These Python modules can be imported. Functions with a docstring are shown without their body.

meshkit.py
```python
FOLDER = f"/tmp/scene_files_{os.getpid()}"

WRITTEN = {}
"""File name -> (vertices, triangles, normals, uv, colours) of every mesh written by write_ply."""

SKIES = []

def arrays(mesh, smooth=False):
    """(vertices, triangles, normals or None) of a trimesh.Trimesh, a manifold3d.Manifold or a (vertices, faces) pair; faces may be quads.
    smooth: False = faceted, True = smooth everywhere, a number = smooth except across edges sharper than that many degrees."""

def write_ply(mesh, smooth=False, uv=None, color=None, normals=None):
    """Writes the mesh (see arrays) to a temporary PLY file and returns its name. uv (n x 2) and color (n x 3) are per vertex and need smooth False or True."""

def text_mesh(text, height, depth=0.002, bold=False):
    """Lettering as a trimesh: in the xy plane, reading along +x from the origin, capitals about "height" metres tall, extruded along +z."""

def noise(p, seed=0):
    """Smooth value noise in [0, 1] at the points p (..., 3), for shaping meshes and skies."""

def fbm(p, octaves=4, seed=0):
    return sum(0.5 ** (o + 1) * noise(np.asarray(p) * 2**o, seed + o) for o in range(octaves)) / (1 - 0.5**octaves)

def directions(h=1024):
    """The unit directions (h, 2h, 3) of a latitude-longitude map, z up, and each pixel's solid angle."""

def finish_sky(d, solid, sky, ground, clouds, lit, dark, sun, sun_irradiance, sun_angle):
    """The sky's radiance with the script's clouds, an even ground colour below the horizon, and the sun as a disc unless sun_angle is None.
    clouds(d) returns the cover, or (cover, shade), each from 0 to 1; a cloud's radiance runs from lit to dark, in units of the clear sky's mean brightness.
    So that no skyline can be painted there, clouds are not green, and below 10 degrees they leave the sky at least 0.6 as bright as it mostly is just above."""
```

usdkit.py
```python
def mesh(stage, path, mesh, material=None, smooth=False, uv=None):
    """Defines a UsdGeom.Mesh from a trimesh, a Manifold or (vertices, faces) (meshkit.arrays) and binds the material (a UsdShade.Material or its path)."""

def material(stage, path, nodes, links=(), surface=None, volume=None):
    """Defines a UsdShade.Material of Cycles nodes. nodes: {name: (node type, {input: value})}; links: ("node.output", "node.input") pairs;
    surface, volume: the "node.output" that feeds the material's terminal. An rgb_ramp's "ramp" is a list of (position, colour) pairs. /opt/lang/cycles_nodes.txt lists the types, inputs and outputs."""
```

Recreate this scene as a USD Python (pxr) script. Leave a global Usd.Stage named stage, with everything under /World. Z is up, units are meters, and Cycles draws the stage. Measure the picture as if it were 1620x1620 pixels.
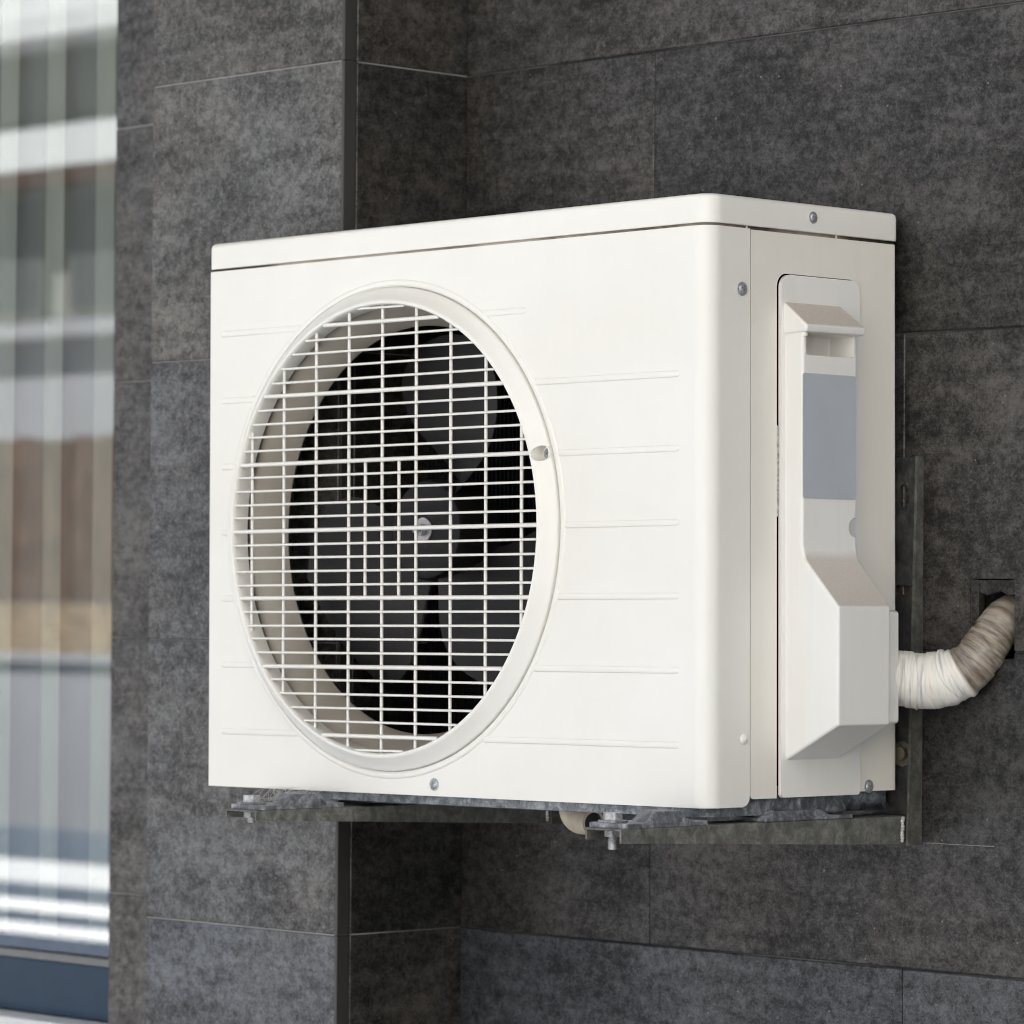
import math, random
import numpy as np
import trimesh
import manifold3d as m3
import shapely
from shapely.geometry import Polygon, box as sbox, Point
import usdkit, meshkit
from pxr import Usd, UsdGeom, UsdLux, UsdShade, Gf, Sdf, Vt

random.seed(7)
RNG = np.random.default_rng(7)
stage = Usd.Stage.CreateInMemory()
UsdGeom.SetStageUpAxis(stage, 'Z')
UsdGeom.SetStageMetersPerUnit(stage, 1.0)
UsdGeom.Xform.Define(stage, '/World')
UsdGeom.Scope.Define(stage, '/World/Looks')

# ------------------------------------------------------------------ camera
CAM_POS = np.array([3.1299, -2.5689, 0.1807])
YAW, PITCH, ROLL, FPX = 0.8076259, 0.0238681, 0.0074235, 6285.33
fw = np.array([-math.sin(YAW) * math.cos(PITCH), math.cos(YAW) * math.cos(PITCH), math.sin(PITCH)])
rt = np.array([math.cos(YAW), math.sin(YAW), 0.0])
up = np.cross(rt, fw)
r2 = math.cos(ROLL) * rt + math.sin(ROLL) * up
u2 = -math.sin(ROLL) * rt + math.cos(ROLL) * up
cam = UsdGeom.Camera.Define(stage, '/World/camera')
mat = Gf.Matrix4d(*[float(x) for x in (*r2, 0, *u2, 0, *(-fw), 0, *CAM_POS, 1)])
cam.AddTransformOp().Set(mat)
cam.CreateHorizontalApertureAttr(36.0)
cam.CreateVerticalApertureAttr(36.0)
cam.CreateFocalLengthAttr(36.0 * FPX / 1620.0)
cam.CreateFStopAttr(10.5)
cam.CreateFocusDistanceAttr(3.62)
cam.CreateExposureAttr(2.06)
cam.CreateClippingRangeAttr(Gf.Vec2f(0.05, 1000.0))

# ------------------------------------------------------------------ sky and sun
SUN_EL, SUN_AZ = math.radians(56.0), math.radians(-42.0)     # azimuth = atan2(x, y): the sun stands behind the building
SUN_DIR = np.array([math.sin(SUN_AZ) * math.cos(SUN_EL), math.cos(SUN_AZ) * math.cos(SUN_EL), math.sin(SUN_EL)])
usdkit.material(stage, '/World/Looks/sky', {
    'tc': ('texture_coordinate', {}),
    'sky': ('sky_texture', {'sky_type': 'single_scattering', 'sun_disc': False, 'sun_elevation': SUN_EL, 'sun_rotation': SUN_AZ,
                            'air_density': 1.0, 'aerosol_density': 2.0, 'ozone_density': 1.0}),
    'cl': ('noise_texture', {'scale': 2.2, 'detail': 6.0, 'roughness': 0.6}),
    'cr': ('rgb_ramp', {'ramp': [(0.36, (0, 0, 0)), (0.56, (1, 1, 1))]}),
    'cm': ('math', {'math_type': 'multiply', 'value2': 0.85}),
    'mx': ('mix', {'color2': (2.0, 2.0, 2.0)}),
    'bg': ('background_shader', {'strength': 0.07}),
}, [('tc.generated', 'cl.vector'), ('cl.fac', 'cr.fac'), ('cr.color', 'cm.value1'), ('cm.value', 'mx.fac'),
    ('sky.color', 'mx.color1'), ('mx.color', 'bg.color')], surface='bg.background')
dome = UsdLux.DomeLight.Define(stage, '/World/sky')
UsdShade.MaterialBindingAPI.Apply(dome.GetPrim()).Bind(UsdShade.Material.Get(stage, '/World/Looks/sky'))
dome.GetPrim().SetCustomDataByKey('kind', 'structure')
sun = UsdLux.DistantLight.Define(stage, '/World/sun')
sun.CreateIntensityAttr(1.25)
sun.CreateNormalizeAttr(True)
sun.CreateAngleAttr(0.5)
sun.CreateColorAttr(Gf.Vec3f(1.0, 0.975, 0.94))
zl = SUN_DIR / np.linalg.norm(SUN_DIR)
xl = np.cross([0, 0, 1.0], zl); xl /= np.linalg.norm(xl)
yl = np.cross(zl, xl)
sun.AddTransformOp().Set(Gf.Matrix4d(*[float(x) for x in (*xl, 0, *yl, 0, *zl, 0, 0, 0, 30, 1)]))

# ------------------------------------------------------------------ helpers
COUNT = {}
def numbered(parent, name):
    key = (parent, name)
    k = COUNT.get(key, 0); COUNT[key] = k + 1
    return name if k == 0 else f'{name}_{k:03d}'
def ppath(parent):
    return '/World' if parent is None else str(parent.GetPath())
def obj(name, mesh, m, parent=None, smooth=False, uv=None):
    pp = ppath(parent)
    p = usdkit.mesh(stage, pp + '/' + numbered(pp, name), mesh, '/World/Looks/' + m, smooth=smooth, uv=uv)
    return p.GetPrim()
def tag(o, label=None, cat=None, group=None, kind=None):
    for k, v in (('label', label), ('category', cat), ('group', group), ('kind', kind)):
        if v: o.SetCustomDataByKey(k, v)
    return o
def thing(name, label=None, cat=None, loc=(0, 0, 0), group=None, kind=None):
    x = UsdGeom.Xform.Define(stage, '/World/' + numbered('/World', name))
    x.AddTranslateOp().Set(Gf.Vec3d(*loc))
    return tag(x.GetPrim(), label, cat, group, kind)
def off(mesh, v):
    m = mesh.copy(); m.apply_translation(v); return m
def box(x0, x1, y0, y1, z0, z1):
    b = trimesh.creation.box((x1 - x0, y1 - y0, z1 - z0)); b.apply_translation(((x0 + x1) / 2, (y0 + y1) / 2, (z0 + z1) / 2)); return b
def cat(*ms):
    return trimesh.util.concatenate(list(ms))
def man(tm):
    return m3.Manifold(m3.Mesh(vert_properties=np.asarray(tm.vertices, np.float32), tri_verts=np.asarray(tm.faces, np.uint32)))
def tm(man_):
    q = man_.to_mesh(); return trimesh.Trimesh(q.vert_properties[:, :3], q.tri_verts, process=True)
def hull_balls(pts, r, sub=1):
    ball = trimesh.creation.icosphere(subdivisions=sub, radius=1.0).vertices
    rr = np.broadcast_to(np.asarray(r, float), (len(pts),))
    allp = np.concatenate([np.asarray(p) + ball * q for p, q in zip(pts, rr)])
    return m3.Manifold.hull_points(allp.astype(np.float64))
def rbox(x0, x1, y0, y1, z0, z1, r=.003, sub=1):
    return hull_balls([(x, y, z) for x in (x0 + r, x1 - r) for y in (y0 + r, y1 - r) for z in (z0 + r, z1 - r)], r, sub)
def chamfer_box(x0, x1, y0, y1, z0, z1, c=.004):
    pts = []
    for x in (x0, x1):
        for y in (y0, y1):
            for z in (z0, z1):
                sx, sy, sz = (c if x == x0 else -c), (c if y == y0 else -c), (c if z == z0 else -c)
                pts += [(x + sx, y + sy, z), (x + sx, y, z + sz), (x, y + sy, z + sz)]
    return tm(m3.Manifold.hull_points(np.array(pts, np.float64)))
def cyl(p0, p1, r, n=24, r1=None):
    p0, p1 = np.asarray(p0, float), np.asarray(p1, float)
    r1 = r if r1 is None else r1
    d = p1 - p0; L = np.linalg.norm(d); d /= L
    a = np.cross(d, [0, 0, 1.0] if abs(d[2]) < .9 else [1.0, 0, 0]); a /= np.linalg.norm(a); b = np.cross(d, a)
    th = np.arange(n) / n * 2 * np.pi
    ring = np.cos(th)[:, None] * a + np.sin(th)[:, None] * b
    v = np.concatenate([p0 + r * ring, p1 + r1 * ring, [p0], [p1]])
    f = []
    for i in range(n):
        j = (i + 1) % n
        f += [(i, j, n + j), (i, n + j, n + i), (2 * n, j, i), (2 * n + 1, n + i, n + j)]
    return trimesh.Trimesh(v, f, process=False)
def lathe_y(profile, cx, cz, n=96, closed=True):
    """profile: (r, y) points turned about the axis through (cx, cz) along y."""
    pr = np.asarray(profile, float); k = len(pr)
    th = np.arange(n) / n * 2 * np.pi
    v = np.stack([np.stack([cx + r * np.cos(th), np.full(n, y), cz + r * np.sin(th)], 1) for r, y in pr]).reshape(-1, 3)
    f = []
    for a in range(k if closed else k - 1):
        b = (a + 1) % k
        for i in range(n):
            j = (i + 1) % n
            f += [(a * n + i, b * n + i, b * n + j), (a * n + i, b * n + j, a * n + j)]
    t = trimesh.Trimesh(v, f, process=False)
    if closed and t.volume < 0: t.invert()
    return t
def extrude_z(poly, z0, z1):
    e = trimesh.creation.extrude_polygon(poly, z1 - z0, engine='earcut'); e.apply_translation((0, 0, z0)); return e
def extrude_x(poly_yz, x0, x1):
    """polygon in (y, z), thickness along x"""
    e = trimesh.creation.extrude_polygon(poly_yz, x1 - x0, engine='earcut')
    v = e.vertices.copy(); e.vertices = np.stack([x0 + v[:, 2], v[:, 0], v[:, 1]], 1); return e
def extrude_y(poly_xz, y0, y1):
    e = trimesh.creation.extrude_polygon(poly_xz, y1 - y0, engine='earcut')
    v = e.vertices.copy(); e.vertices = np.stack([v[:, 0], y0 + v[:, 2], v[:, 1]], 1); e.invert(); return e
def rrect(x0, x1, y0, y1, r):
    return sbox(x0 + r, y0 + r, x1 - r, y1 - r).buffer(r, quad_segs=6)
def sweep(pts, radii, n=32, smooth_fn=None):
    pts = np.asarray(pts, float); k = len(pts)
    t = np.gradient(pts, axis=0); t /= np.linalg.norm(t, axis=1)[:, None]
    a = -np.cross(t[0], [0, 0, 1.0]); a /= np.linalg.norm(a)
    th = np.linspace(0, 2 * np.pi, n + 1)
    s = np.concatenate([[0], np.cumsum(np.linalg.norm(np.diff(pts, axis=0), axis=1))])
    V, UV = [], []
    for i in range(k):
        a = a - t[i] * np.dot(a, t[i]); a /= np.linalg.norm(a); b = np.cross(t[i], a)
        rr = radii(s[i], th) if callable(radii) else np.full(n + 1, radii if np.ndim(radii) == 0 else radii[i])
        V.append(pts[i] + rr[:, None] * (np.cos(th)[:, None] * a + np.sin(th)[:, None] * b))
        UV.append(np.stack([np.full(n + 1, s[i]), th / (2 * np.pi)], 1))
    f = []
    for i in range(k - 1):
        for j in range(n):
            p, q = i * (n + 1) + j, (i + 1) * (n + 1) + j
            f += [(p, p + 1, q + 1), (p, q + 1, q)]
    return np.concatenate(V), np.array(f), np.concatenate(UV)
def spline(ctrl, n):
    from scipy.interpolate import CubicSpline
    c = np.asarray(ctrl, float)
    u = np.concatenate([[0], np.cumsum(np.linalg.norm(np.diff(c, axis=0), axis=1))])
    return CubicSpline(u, c)(np.linspace(0, u[-1], n))

# ------------------------------------------------------------------ materials
def M(name, nodes, links, surface='p.BSDF'):
    usdkit.material(stage, '/World/Looks/' + name, nodes, links, surface=surface)
def simple(name, col, rough=.5, metal=0., var=.12, scale=30., spec=.5, bump=0., bscale=200.):
    lo = tuple(c * (1 - var) for c in col); hi = tuple(min(1, c * (1 + var)) for c in col)
    n = {'g': ('geometry', {}), 'n': ('noise_texture', {'scale': scale, 'detail': 4.0}),
         'r': ('rgb_ramp', {'ramp': [(.3, lo), (.7, hi)]}),
         'p': ('principled_bsdf', {'roughness': rough, 'metallic': metal, 'specular_ior_level': spec})}
    l = [('g.position', 'n.vector'), ('n.fac', 'r.fac'), ('r.color', 'p.base_color')]
    if bump:
        n['bn'] = ('noise_texture', {'scale': bscale, 'detail': 3.0}); n['b'] = ('bump', {'strength': 1.0, 'distance': bump})
        l += [('g.position', 'bn.vector'), ('bn.fac', 'b.height'), ('b.normal', 'p.normal')]
    M(name, n, l)

def tile_material(name, dark, mid, light, rough=.39, spec=.62, seed=0.):
    M(name, {
        'g': ('geometry', {}), 'oi': ('object_info', {}),
        'sh': ('math', {'math_type': 'multiply', 'value2': 37.0}),
        'cx': ('combine_xyz', {'x': seed}),
        'va': ('mix', {'mix_type': 'add', 'fac': 1.0}),
        'vb': ('mix', {'mix_type': 'add', 'fac': 1.0}),
        'mp': ('mapping', {'scale': (0.92, 0.92, 1.05)}),
        'cloud': ('noise_texture', {'scale': 9.0, 'detail': 4.0, 'roughness': .6}),
        'blot': ('noise_texture', {'scale': 84.0, 'detail': 6.0, 'roughness': .78, 'distortion': .3}),
        'fine': ('noise_texture', {'scale': 380.0, 'detail': 5.0, 'roughness': .80, 'distortion': 1.0}),
        'str': ('noise_texture', {'scale': 7.0, 'detail': 5.0, 'roughness': .65}),
        'smp': ('mapping', {'scale': (1.5, 1.5, 9.0)}),
        's1': ('math', {'math_type': 'multiply_add', 'value2': .26}),
        's2': ('math', {'math_type': 'multiply_add', 'value2': .56}),
        's3': ('math', {'math_type': 'multiply_add', 'value2': .56}),
        's4': ('math', {'math_type': 'multiply_add', 'value2': .22, 'value3': -.30}),
        'rt': ('math', {'math_type': 'multiply_add', 'value2': .06, 'value3': -.03}),
        'rr': ('rgb_ramp', {'ramp': [(.405, dark), (.50, mid), (.62, light)]}),
        'hn': ('noise_texture', {'scale': 5.0, 'detail': 3.0}),
        'hr': ('rgb_ramp', {'ramp': [(.36, (.96, .985, 1.035)), (.62, (1.08, 1.0, .91))]}),
        'hm': ('mix', {'mix_type': 'multiply', 'fac': 1.0}),
        'tv': ('map_range', {'to_min': .72, 'to_max': 1.25}), 'tm': ('mix', {'mix_type': 'multiply', 'fac': 1.0}),
        'fib': ('noise_texture', {'type': 'ridged_multifractal', 'scale': 70.0, 'detail': 4.0, 'roughness': .6, 'distortion': 1.5}),
        'fr': ('rgb_ramp', {'ramp': [(.80, (0, 0, 0)), (.97, (.32, .32, .32))]}),
        'fm': ('mix', {'color2': (.16, .15, .14)}),
        'vo': ('voronoi_texture', {'scale': 46.0}),
        'vr': ('rgb_ramp', {'ramp': [(.030, (.8, .8, .8)), (.055, (0, 0, 0))]}),
        'vm': ('mix', {'color2': (.22, .20, .18)}),
        'ro': ('math', {'math_type': 'multiply_add', 'value2': -.22, 'value3': rough + .11}),
        'b': ('bump', {'strength': .7, 'distance': .0006}),
        'sl': ('map_range', {'from_min': .40, 'from_max': .62, 'to_min': spec * .45, 'to_max': spec * 1.55, 'clamp': True}),
        'p': ('principled_bsdf', {'ior': 1.55}),
    }, [('s3.value', 'sl.value'), ('sl.result', 'p.specular_ior_level'), ('oi.random', 'sh.value1'), ('sh.value', 'cx.y'), ('g.position', 'va.color1'), ('cx.vector', 'va.color2'),
        ('va.color', 'mp.vector'), ('va.color', 'smp.vector'),
        ('mp.vector', 'cloud.vector'), ('mp.vector', 'blot.vector'), ('mp.vector', 'fine.vector'), ('smp.vector', 'str.vector'),
        ('mp.vector', 'hn.vector'), ('mp.vector', 'fib.vector'), ('mp.vector', 'vo.vector'),
        ('str.fac', 's4.value1'), ('cloud.fac', 's1.value1'), ('s4.value', 's1.value3'),
        ('blot.fac', 's2.value1'), ('s1.value', 's2.value3'), ('fine.fac', 's3.value1'), ('s2.value', 's3.value3'),
        ('s3.value', 'rr.fac'), ('hn.fac', 'hr.fac'), ('rr.color', 'hm.color1'), ('hr.color', 'hm.color2'),
        ('fib.fac', 'fr.fac'), ('fr.color', 'fm.fac'), ('oi.random', 'tv.value'), ('hm.color', 'tm.color1'), ('tv.result', 'tm.color2'), ('tm.color', 'fm.color1'),
        ('vo.distance', 'vr.fac'), ('vr.color', 'vm.fac'), ('fm.color', 'vm.color1'),
        ('vm.color', 'p.base_color'), ('s2.value', 'ro.value1'), ('ro.value', 'p.roughness'),
        ('s3.value', 'b.height'), ('b.normal', 'p.normal')])

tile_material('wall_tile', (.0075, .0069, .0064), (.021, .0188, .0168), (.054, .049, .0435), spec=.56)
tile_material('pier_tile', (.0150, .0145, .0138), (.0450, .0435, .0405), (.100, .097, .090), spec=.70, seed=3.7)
tile_material('wall_tile_blue', (.0066, .0075, .0094), (.0175, .0200, .0250), (.043, .048, .058), spec=.60, seed=1.9)
tile_material('pier_tile_cool', (.0145, .0146, .0146), (.0425, .0425, .0420), (.095, .095, .094), spec=.70, seed=5.3)
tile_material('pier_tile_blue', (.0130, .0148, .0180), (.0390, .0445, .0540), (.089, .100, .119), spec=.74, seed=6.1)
tile_material('strip_tile', (.012, .0112, .0105), (.036, .0332, .0302), (.075, .0695, .0635), seed=8.1)
def grout_material(name, pale, dark, lo, hi):
    M(name, {'g': ('geometry', {}), 'n': ('noise_texture', {'scale': 4.5, 'detail': 5.0}),
             'r': ('rgb_ramp', {'ramp': [(lo, dark), (hi, pale)]}), 'p': ('principled_bsdf', {'roughness': .9})},
      [('g.position', 'n.vector'), ('n.fac', 'r.fac'), ('r.color', 'p.base_color')])
grout_material('grout_pale', (.38, .37, .355), (.12, .12, .115), .38, .64)
grout_material('grout_mixed', (.15, .145, .14), (.018, .018, .018), .44, .66)
grout_material('mortar_dull', (.26, .25, .24), (.07, .07, .068), .40, .62)
grout_material('grout_dark', (.05, .048, .045), (.02, .02, .02), .4, .6)
simple('trim_dark', (.035, .033, .031), .42, var=.15, scale=12)
simple('wall_core', (.30, .29, .28), .9)

def paint(name, col, rough, dust=0.0, dust_col=(.33, .27, .21), coat=0.0, speck=True, runs=.012):
    lo = tuple(c * q for c, q in zip(col, (.965, .955, .93))); hi = tuple(min(1, c * 1.015) for c in col)
    M(name, {
        'g': ('geometry', {}),
        'n': ('noise_texture', {'scale': 5.0, 'detail': 5.0}), 'r': ('rgb_ramp', {'ramp': [(.3, lo), (.7, hi)]}),
        'sx': ('separate_xyz', {}),
        'ur': ('map_range', {'from_min': .25, 'from_max': .85, 'to_min': 0.0, 'to_max': dust, 'clamp': True}),
        'dn': ('noise_texture', {'scale': 420.0, 'detail': 5.0, 'roughness': .7}), 'dr': ('rgb_ramp', {'ramp': [(.25, (.55, .55, .55)), (.72, (1, 1, 1))]}),
        'dm': ('math', {'math_type': 'multiply'}),
        'mx': ('mix', {'color2': dust_col}),
        'vo': ('voronoi_texture', {'scale': 19.0}), 'vn': ('white_noise_texture', {}),
        'vr': ('rgb_ramp', {'ramp': [(.018, (1, 1, 1)), (.028, (0, 0, 0))]}),
        'vk': ('separate_color', {}), 'vg': ('math', {'math_type': 'greater_than', 'value2': .93 if speck else 2.0}),
        'vq': ('math', {'math_type': 'multiply'}), 'vq2': ('math', {'math_type': 'multiply', 'value2': .75}),
        'mv': ('mix', {'color2': (.10, .085, .07)}),
        'gm': ('mapping', {'scale': (70.0, 70.0, 2.2)}), 'gn': ('noise_texture', {'scale': 1.0, 'detail': 5.0, 'roughness': .65}), 'gr': ('rgb_ramp', {'ramp': [(.50, (0, 0, 0)), (.72, (runs, runs, runs))]}), 'gx': ('mix', {'color2': (.36, .29, .22)}),
        'rn': ('noise_texture', {'scale': 14.0, 'detail': 3.0}), 'rm': ('map_range', {'to_min': rough - .06, 'to_max': rough + .10}),
        'bn': ('noise_texture', {'scale': 3.2, 'detail': 1.5}), 'b': ('bump', {'strength': .5, 'distance': .004}),
        'on': ('noise_texture', {'scale': 900.0, 'detail': 2.0}), 'ob': ('bump', {'strength': .12, 'distance': .0004}),
        'p': ('principled_bsdf', {'specular_ior_level': .45, 'coat_weight': coat, 'coat_roughness': .12}),
    }, [('g.position', 'n.vector'), ('n.fac', 'r.fac'), ('g.normal', 'sx.vector'), ('sx.z', 'ur.value'),
        ('g.position', 'dn.vector'), ('dn.fac', 'dr.fac'), ('dr.color', 'dm.value1'), ('ur.result', 'dm.value2'),
        ('g.position', 'gm.vector'), ('gm.vector', 'gn.vector'), ('gn.fac', 'gr.fac'), ('gr.color', 'gx.fac'), ('r.color', 'gx.color1'),
        ('dm.value', 'mx.fac'), ('gx.color', 'mx.color1'),
        ('g.position', 'vo.vector'), ('vo.distance', 'vr.fac'), ('vo.color', 'vk.color'), ('vk.r', 'vg.value1'),
        ('vr.color', 'vq.value1'), ('vg.value', 'vq.value2'), ('vq.value', 'vq2.value1'), ('vq2.value', 'mv.fac'), ('mx.color', 'mv.color1'),
        ('mv.color', 'p.base_color'), ('g.position', 'rn.vector'), ('rn.fac', 'rm.value'), ('rm.result', 'p.roughness'),
        ('g.position', 'bn.vector'), ('bn.fac', 'b.height'), ('g.position', 'on.vector'), ('on.fac', 'ob.height'),
        ('b.normal', 'ob.normal'), ('ob.normal', 'p.normal')])
paint('cream_paint', (.80, .787, .742), .34, dust=.10)
paint('side_paint', (.79, .765, .705), .36, dust=.10, runs=.05)
paint('white_plastic', (.80, .79, .76), .42, dust=.78, dust_col=(.40, .31, .24), runs=.04)
paint('grille_plastic', (.80, .79, .75), .38, dust=.25, speck=False)
paint('shroud_paint', (.37, .34, .295), .33, dust=.35, speck=False)
simple('sticker_film', (.44, .475, .515), .5, var=.04, scale=18)
simple('fan_plastic', (.013, .0125, .0125), .5, spec=.35, var=.25, scale=25)
simple('hub_plastic', (.006, .006, .0063), .5, spec=.3, var=.2, scale=25)
simple('shaded_cavity', (.003, .0032, .0035), .9, var=.3)  # grey metal inside; the dimness of the recess is put into this colour
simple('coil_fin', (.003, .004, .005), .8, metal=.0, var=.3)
simple('washer_metal', (.50, .51, .52), .35, metal=.9, var=.15, scale=300)
simple('screw_metal', (.40, .41, .43), .36, metal=.55, var=.25, scale=600)
simple('screw_dark', (.03, .03, .03), .6)
simple('gap_dark', (.02, .018, .016), .8)
M('gap_rust', {'g': ('geometry', {}), 'n': ('noise_texture', {'scale': 5.0, 'detail': 5.0}), 'r': ('rgb_ramp', {'ramp': [(.40, (.010, .008, .006)), (.52, (.06, .042, .028)), (.64, (.40, .35, .29))]}), 'p': ('principled_bsdf', {'roughness': .8})}, [('g.position', 'n.vector'), ('n.fac', 'r.fac'), ('r.color', 'p.base_color')])
simple('foam', (.42, .40, .37), .95, var=.45, scale=420, bump=.002, bscale=350)
def zinc(name, c0, c1, c2, rough, metal):
    M(name, {'g': ('geometry', {}), 'n': ('noise_texture', {'scale': 75.0, 'detail': 7.0, 'roughness': .78, 'distortion': .4}),
             'r': ('rgb_ramp', {'ramp': [(.38, c0), (.5, c1), (.63, c2)]}),
             'n2': ('noise_texture', {'scale': 14.0, 'detail': 6.0, 'roughness': .7}), 'r2': ('rgb_ramp', {'ramp': [(.58, (0, 0, 0)), (.74, (.7, .7, .7))]}),
             'mx': ('mix', {'color2': (.13, .105, .075)}),
             'rr': ('map_range', {'to_min': rough - .12, 'to_max': rough + .2}),
             'bn': ('noise_texture', {'scale': 140.0, 'detail': 4.0}), 'b': ('bump', {'strength': .5, 'distance': .0012}),
             'p': ('principled_bsdf', {'metallic': metal})},
      [('g.position', 'n.vector'), ('n.fac', 'r.fac'), ('g.position', 'n2.vector'), ('n2.fac', 'r2.fac'), ('r2.color', 'mx.fac'), ('r.color', 'mx.color1'),
       ('mx.color', 'p.base_color'), ('n.fac', 'rr.value'), ('rr.result', 'p.roughness'), ('g.position', 'bn.vector'), ('bn.fac', 'b.height'), ('b.normal', 'p.normal')])
zinc('galvanised', (.075, .083, .094), (.155, .172, .19), (.34, .36, .375), .45, .4)
zinc('foot_metal', (.085, .09, .10), (.17, .178, .20), (.40, .41, .42), .5, .35)
zinc('bracket_metal', (.085, .086, .076), (.135, .136, .122), (.23, .23, .21), .55, .2)
zinc('bolt_metal', (.16, .16, .16), (.32, .325, .33), (.60, .60, .60), .45, .5)
zinc('shaded_plate_metal', (.018, .018, .018), (.030, .031, .032), (.055, .056, .056), .5, .2)  # wall plate: the unit's shade is painted into this near-black tone
zinc('flange_metal', (.045, .045, .038), (.075, .075, .065), (.13, .13, .115), .6, .15)
zinc('bolt_old', (.05, .045, .035), (.10, .085, .06), (.16, .14, .10), .6, .2)
simple('weld', (.55, .55, .53), .6, var=.3, scale=200)
simple('drain_plastic', (.52, .46, .36), .55, var=.22, scale=60)
simple('hole_dark', (.02, .02, .02), .9)
simple('concrete_dark', (.05, .05, .05), .9, var=.3, scale=60, bump=.004, bscale=120)
M('tape', {
    'tc': ('texture_coordinate', {}), 'g': ('geometry', {}), 'px': ('separate_xyz', {}),
    'mp': ('mapping', {'scale': (260.0, 3.0, 1.0)}), 'n': ('noise_texture', {'scale': 1.0, 'detail': 4.0, 'roughness': .6}),
    'r': ('rgb_ramp', {'ramp': [(.33, (.42, .44, .47)), (.41, (.64, .63, .60)), (.50, (.76, .74, .68)), (.60, (.78, .75, .68)), (.68, (.66, .56, .44))]}),
    'dirt': ('map_range', {'from_min': .1175, 'from_max': .1205, 'to_max': .96, 'clamp': True}),
    'dn': ('noise_texture', {'scale': 60.0, 'detail': 5.0}), 'dr': ('rgb_ramp', {'ramp': [(.25, (.78, .78, .78)), (.60, (1, 1, 1))]}),
    'dm': ('math', {'math_type': 'multiply'}), 'mx': ('mix', {}), 'bs': ('rgb_ramp', {'ramp': [(.36, (.070, .050, .032)), (.48, (.150, .114, .075)), (.62, (.29, .245, .185))]}),
    'b': ('bump', {'strength': .5, 'distance': .0005}),
    'p': ('principled_bsdf', {'roughness': .40}),
}, [('tc.UV', 'mp.vector'), ('mp.vector', 'n.vector'), ('n.fac', 'r.fac'), ('tc.UV', 'px.vector'), ('px.x', 'dirt.value'),
    ('g.position', 'dn.vector'), ('dn.fac', 'dr.fac'), ('dr.color', 'dm.value1'), ('dirt.result', 'dm.value2'), ('dm.value', 'mx.fac'),
    ('n.fac', 'bs.fac'), ('bs.color', 'mx.color2'), ('r.color', 'mx.color1'), ('mx.color', 'p.base_color'), ('n.fac', 'b.height'), ('b.normal', 'p.normal')])
M('window_glass', {'lw': ('layer_weight', {'blend': .5}), 'rp': ('rgb_ramp', {'ramp': [(0, (.10, .10, .10)), (.40, (.155, .155, .155)), (.65, (.30, .30, .30)), (.85, (.62, .62, .62)), (1, (1, 1, 1))]}),
                   't': ('transparent_bsdf', {'color': (.93, .96, .95)}), 'gl': ('glossy_bsdf', {'color': (.95, .97, 1.0), 'roughness': 0.0}), 'm': ('mix_closure', {})},
  [('lw.facing', 'rp.fac'), ('rp.color', 'm.fac'), ('t.BSDF', 'm.closure1'), ('gl.BSDF', 'm.closure2')], surface='m.closure')
simple('frame_blue', (.016, .040, .072), .45, var=.08, spec=.25)
simple('gasket', (.17, .175, .175), .6)
simple('sill_white', (.66, .67, .68), .5, var=.05)
simple('curtain_back', (.13, .13, .123), .95, var=.05, scale=20)
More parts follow.
